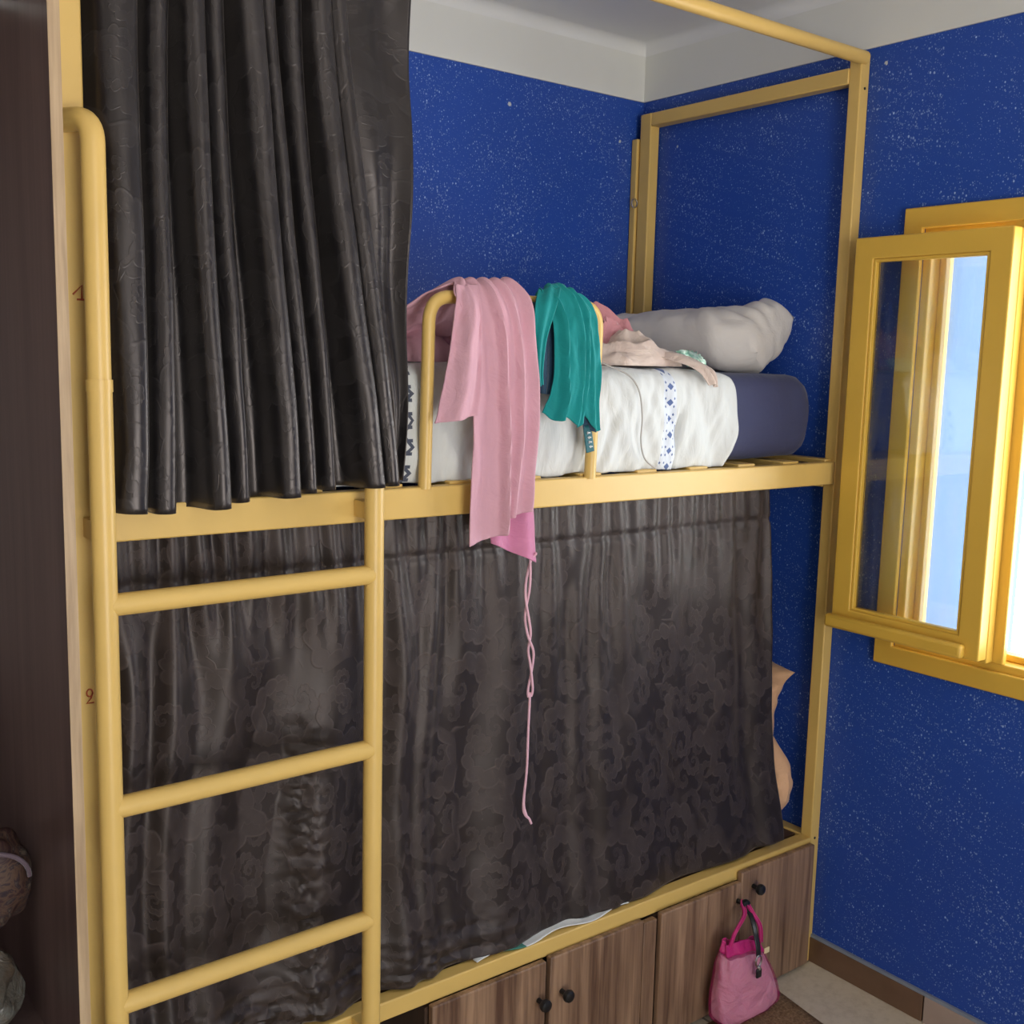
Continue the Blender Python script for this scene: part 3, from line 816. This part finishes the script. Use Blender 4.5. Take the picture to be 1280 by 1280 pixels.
def tq(u, v):
    p = tb_(u, v)
    if v > .85: p.z += (.010*math.sin(2*PI*2.6*u+2.0)+.006*math.sin(11*u))*sst(.85, 1, v)
    return p
bm = nb(); grid(bm, tq, 60, 90)
# loop of cloth at the left side
lo = [((-1.04, -.812, 1.756), (-.99, -.820, 1.762)), ((-1.066, -.836, 1.72), (-1.020, -.846, 1.725)), ((-1.072, -.842, 1.66), (-1.046, -.850, 1.66)),
      ((-1.070, -.842, 1.60), (-1.052, -.848, 1.60)), ((-1.062, -.840, 1.565), (-1.046, -.843, 1.570))]
grid(bm, ribbon(lo, lambda u, v: .004*math.sin(2*PI*u*1.5)), 14, 40)
obj('body', bm, M['teal'], tl, solid=.0025)
nvr = [((-1.06, -.822, 1.73), (-1.005, -.822, 1.73)), ((-1.062, -.824, 1.66), (-1.00, -.824, 1.66)), ((-1.060, -.825, 1.59), (-1.00, -.825, 1.59)), ((-1.048, -.826, 1.553), (-1.012, -.826, 1.550))]
bm = nb(); grid(bm, ribbon(nvr, lambda u, v: .006*math.sin(2*PI*u*1.3+1)), 16, 40)
nv2 = [((-.945, -.826, 1.56), (-.892, -.826, 1.56)), ((-.935, -.827, 1.52), (-.890, -.827, 1.50)), ((-.925, -.828, 1.482), (-.892, -.828, 1.472))]
grid(bm, ribbon(nv2, lambda u, v: .003*math.sin(5*u)), 10, 14)
o = obj('lining', bm, M['tealnavy'], tl, solid=.0016); o['label'] = 'navy lining'
cr = [((-.925, -.826, 1.486), (-.904, -.826, 1.488)), ((-.921, -.829, 1.455), (-.899, -.829, 1.458)), ((-.916, -.829, 1.430), (-.894, -.829, 1.434))]
bm = nb(); grid(bm, ribbon(cr), 6, 10)
cl = obj('care_label', bm, m_cloth('label_weave', (.004, .10, .12, 1), .6, .1, .1), tl, solid=.001); cl['label'] = 'dark teal sewn-in label with pale marks'
bm = nb()
for k in range(4):
    z = 1.472-.0095*k; xx = -.912+.0025*k
    box(bm, xx-.0045, xx+.0045, -.8305, -.8294, z-.0012, z+.0012); box(bm, xx-.004+.002*(k % 2), xx-.0015+.002*(k % 2), -.8305, -.8294, z-.003, z+.0022)
obj('label_print', bm, M['whitecloth'], cl, smooth=False)

# ------------------------------------------------------------------ things lying on the upper berth
bm = crumple(-.665, -.56, 1.606, .15, .085, .135, .1, 4.0, 6, 100, 34)
tag(obj('cloth', bm, M['rose'], solid=.002, off=1), 'crumpled rose pink cloth against the left end of the white pillow', 'cloth')
bm = crumple(-.655, -.655, 1.607, .155, .075, .075, -.12, 9.0, 7, 110, 36)
# a corner of it slips over the mattress edge
cr = [((-.66, -.69, 1.640), (-.60, -.63, 1.650)), ((-.595, -.735, 1.632), (-.535, -.705, 1.638)), ((-.545, -.782, 1.606), (-.495, -.775, 1.606)), ((-.518, -.795, 1.572), (-.488, -.793, 1.566))]
grid(bm, ribbon(cr, lambda u, v: .006*math.sin(2*PI*u*1.4+1)+.003*nz(u*6, v*6, 1)), 18, 24)
tag(obj('cloth', bm, M['beigepink'], solid=.002, off=1), 'crumpled faded pink and beige cloth slipping over the mattress edge by the cable', 'cloth')
# foil packet with crimped ends
bm = pose(pillow_mesh(.085, .05, .026, 2.0, .04, .003, 20), (-.480, -.700, 1.628), (math.radians(40), math.radians(4), math.radians(8)))
tag(obj('packet', bm, M['foil']), 'small pale green foil packet beside the pillow on the upper berth', 'packet')
cb = [(-.90, -.70, 1.625), (-.84, -.745, 1.622), (-.80, -.772, 1.606), (-.762, -.787, 1.588), (-.738, -.794, 1.555), (-.728, -.796, 1.50), (-.729, -.796, 1.448), (-.712, -.793, 1.408), (-.67, -.788, 1.383)]
tag(obj('cable', tb([crom(cb, k/60) for k in range(61)], .0019, 8), M['cable']), 'thin grey cable looping down the white sheet beside the embroidered band', 'cable')

# ------------------------------------------------------------------ pink net bag and key strap on the cabinet knob
bag = thing('net_bag', 'magenta net drawstring bag hanging from a cabinet door knob above the rug', 'bag', (-.385, -.88, .30))
def bag_f(k):
    def f(u, v):
        th = 2*PI*u
        z = lerp(.212, -.002, v)
        w = crom([.066, .074, .082, .090, .098, .106, .113, .116, .108, .060], v)*k
        d = crom([.010, .022, .030, .036, .040, .042, .042, .042, .038, .014], v)*k
        cx = crom([-.395, -.393, -.390, -.384, -.378, -.372, -.370, -.370], v)
        c, s = math.cos(th), math.sin(th)
        ex = .8
        x = cx+w*math.copysign(abs(c)**ex, c); y = -.879+d*math.copysign(abs(s)**ex, s)
        wr = .006*nz(th*1.5, z*14, 3)+.004*math.sin(th*9+z*30)*(1-v*.6)
        z += .022*(-c)*(1-v)*.9 + .006*math.sin(th*3)*(1-v)
        return Vector((x+wr*c, y+wr*s*.7, z))
    return f
bm = nb(); V = grid(bm, bag_f(1.0), 60, 40, wrap=True); bm.faces.new(V[-1])
obj('net', bm, M['net'], bag, solid=.0012)
bm = nb(); f0 = bag_f(1.02); grid(bm, lambda u, v: f0(u, v*.12), 60, 6, wrap=True)
obj('rim', bm, M['magenta'], bag, solid=.0015)
def strap(pts, w, n=40):
    Ls = [(p[0]-w/2, p[1], p[2]) for p in pts]; Rs = [(p[0]+w/2, p[1]-.004, p[2]) for p in pts]
    return list(zip(Ls, Rs))
for pts in ([(-.452, -.884, .205), (-.436, -.888, .25), (-.388, -.874, .275), (-.368, -.850, .288), (-.358, -.842, .291)],
            [(-.333, -.886, .190), (-.346, -.890, .24), (-.357, -.876, .270), (-.356, -.854, .287), (-.357, -.842, .291)]):
    bm = nb(); grid(bm, ribbon(strap(pts, .012), lambda u, v: .003*math.sin(2*PI*u)), 6, 40); obj('handle', bm, M['magenta'], bag, solid=.002)
def bun_f(u, v):
    p = bag_f(.93)(u, .16+.82*v); th = 2*PI*u
    q = .004*nz(math.cos(th)*3, p.z*25, math.sin(th)*3)
    return p+Vector((q, q, 0))
bm = nb(); V = grid(bm, bun_f, 60, 36, wrap=True); bm.faces.new(V[-1]); bm.faces.new(V[0][::-1])
tag(obj('bundle', bm, M['bundle']), 'pale pink cloth bundle showing through the magenta net bag', 'cloth')
ks = thing('key_strap', 'short black strap with a metal clip hanging over the front of the pink net bag', 'strap', (-.39, -.925, .25))
bm = nb(); grid(bm, ribbon(strap([(-.357, -.846, .286), (-.372, -.885, .266), (-.388, -.912, .242), (-.391, -.924, .215), (-.391, -.927, .19)], .012)), 5, 30)
obj('strap', bm, M['black'], ks, solid=.002)
bm = nb(); tube(bm, [(-.391+.010*math.cos(a), -.930, .180+.014*math.sin(a)) for a in [k*2*PI/20 for k in range(21)]], .0026, 8)
lathe(bm, [(.005, 0), (.006, .004), (.004, .008)], (-.391, -.928, .163), seg=12); obj('clip', bm, M['steel'], ks)
bm = nb(); box(bm, -.400, -.382, -.936, -.929, .138, .162); obj('fob', bm, M['black'], ks, bevel=.003)
bm = nb(); box(bm, -.368, -.350, -.929, -.926, .190, .204); obj('tag', bm, m_paint('cream_card', (.75, .6, .35, 1), .6), ks, bevel=.001)

# ------------------------------------------------------------------ wardrobe at the left with bags inside
wd = thing('wardrobe', 'tall dark wood open wardrobe beside the ladder end of the bunk bed', 'wardrobe', (-2.4, -.45, FZ))
wx = -1.945
obj('side_panel', bx(wx-.016, wx, -.858, -.02, FZ, 2.40), M['wardrobe'], wd, smooth=False)
obj('edge_band', bx(wx-.0163, wx+.0003, -.8600, -.858, FZ, 2.40), M['edge'], wd, smooth=False)['label'] = 'pale wood edge'
obj('side_panel', bx(-2.90, -2.8815, -.858, -.02, FZ, 2.40), M['wardrobe'], wd, smooth=False)
obj('back_panel', bx(-2.8815, wx-.016, -.03, -.02, FZ, 2.40), M['wardrobe'], wd, smooth=False)
obj('top_panel', bx(-2.8815, wx-.016, -.858, -.03, 2.38, 2.40), M['wardrobe'], wd, smooth=False)
obj('bottom_panel', bx(-2.8815, wx-.016, -.858, -.03, FZ, .06), M['wardrobe'], wd, smooth=False)
obj('shelf', bx(-2.8815, wx-.016, -.72, -.03, .43, .448), M['wardrobe'], wd, smooth=False)
obj('hanging_rod', tb([(-2.8815, -.42, 2.20), (wx-.016, -.42, 2.20)], .0125, 14), M['steel'], wd)
def lump(cx, cy, cz, a, b, c, seed, amp=.15, px=2.4):
    bm = nb()
    def f(u, v):
        th = 2*PI*u; ph = PI*(v-.5)
        def sp(t, e): return math.copysign(abs(t)**e, t)
        x = sp(math.cos(ph), .8)*sp(math.cos(th), .8); y = sp(math.cos(ph), .8)*sp(math.sin(th), .8); z = sp(math.sin(ph), .8)
        k = 1+amp*nz(x*2.2+seed, y*2.2, z*2.2)
        return Vector((cx+a*x*k, cy+b*y*k, cz+c*z*k))
    grid(bm, f, 36, 26, wrap=True); bmesh.ops.remove_doubles(bm, verts=bm.verts[:], dist=1e-5)
    return bm
hb = thing('handbag', 'dark patterned handbag hanging inside the wardrobe at the left edge', 'bag', (-2.12, -.52, .72))
obj('body', lump(-2.050, -.61, .725, .080, .05, .085, 3), M['patbag'], hb)
bm = nb(); tube(bm, fillet([(-2.10, -.60, .775), (-2.12, -.50, 1.4), (-2.13, -.425, 2.216), (-2.14, -.41, 1.4), (-2.09, -.58, .78)], .03, 6), .006, 8)
obj('strap', bm, M['black'], hb)
bm = nb(); tube(bm, [(-2.050+.070*math.cos(a), -.655-.006*math.sin(a), .735+.056*math.sin(a)) for a in [PI*k/16 for k in range(17)]], .004, 8)
obj('piping', bm, m_cloth('mauve_trim', (.13, .09, .115, 1), .6), hb)
tag(obj('plastic_bag', lump(-2.085, -.62, .535, .085, .06, .085, 8, .3), M['plastic']), 'crumpled clouded plastic bag low inside the wardrobe, below the patterned handbag', 'bag')

# ------------------------------------------------------------------ rug
def rug_f(u, v):
    # corner by the cabinet, running toward the viewer
    a = Vector((-.205, -.845)); d1 = Vector((-.985, 0.0)); d2 = Vector((-.19, -1.3))
    p = a+d1*u*.9+d2*v+Vector((0.0, 0))
    return Vector((p.x, p.y, FZ+.007+.002*nz(p.x*6, p.y*6, 0)))
bm = nb(); grid(bm, rug_f, 40, 50)
tag(obj('rug', bm, M['rug'], solid=.006, off=-1), 'brown speckled rug on the cream floor in front of the wood cabinets', 'rug')

# ------------------------------------------------------------------ light
W = bpy.data.worlds.new('daylight'); S.world = W; W.use_nodes = True
nt = W.node_tree; bg = nt.nodes['Background']
tc = nt.nodes.new('ShaderNodeTexCoord'); sx = nt.nodes.new('ShaderNodeSeparateXYZ'); nt.links.new(tc.outputs['Generated'], sx.inputs[0])
rp = nt.nodes.new('ShaderNodeValToRGB'); mr = nt.nodes.new('ShaderNodeMapRange')
mr.inputs[1].default_value = -1; mr.inputs[2].default_value = 1
nt.links.new(sx.outputs[2], mr.inputs[0]); nt.links.new(mr.outputs[0], rp.inputs[0]); nt.links.new(rp.outputs[0], bg.inputs[0])
e = rp.color_ramp.elements            # sunlit pale ground and facades below, hazy sky above
e[0].position = .44; e[0].color = (1, .975, .935, 1); e[1].position = .56; e[1].color = (.50, .535, .57, 1)
bg.inputs[1].default_value = 9.6
def portal(name, loc, rot, sx_, sy_):
    L = bpy.data.lights.new(name, 'AREA'); L.shape = 'RECTANGLE'; L.size = sx_; L.size_y = sy_; L.cycles.is_portal = True
    o = bpy.data.objects.new(name, L); COL.objects.link(o); o.location = loc; o.rotation_euler = rot; return o
portal('window_daylight', (.13, (WY0+WY1)/2, (WZ0+WZ1)/2), (0, PI/2, 0), 1.03, .93)
portal('added_doorway_portal', (-2.075, -4.92, 1.12), (PI/2, 0, 0), 1.65, 2.25)  # portal over the added doorway, which is unseen and only brings in light

# ------------------------------------------------------------------ camera
cam = bpy.data.cameras.new('camera'); co = bpy.data.objects.new('camera', cam); COL.objects.link(co)
r = (0.7942217544511522, -0.6071392714095055, 0.02436616237465999)
u = (0.06514806665863315, 0.12495490407772136, 0.9900212125795939)
b = (-0.6041254291677978, -0.7847089760282229, 0.13879585286874374)
co.matrix_world = Matrix(((r[0], u[0], b[0], -2.41165), (r[1], u[1], b[1], -2.52573), (r[2], u[2], b[2], 1.62), (0, 0, 0, 1)))
cam.sensor_fit = 'HORIZONTAL'; cam.sensor_width = 36; cam.lens = 36*1370.8626/1280; cam.clip_start = .02
S.camera = co
vs = S.view_settings
vs.view_transform = 'Standard'; vs.look = 'None'; vs.gamma = 1; vs.use_curve_mapping = False; vs.exposure = 0.13
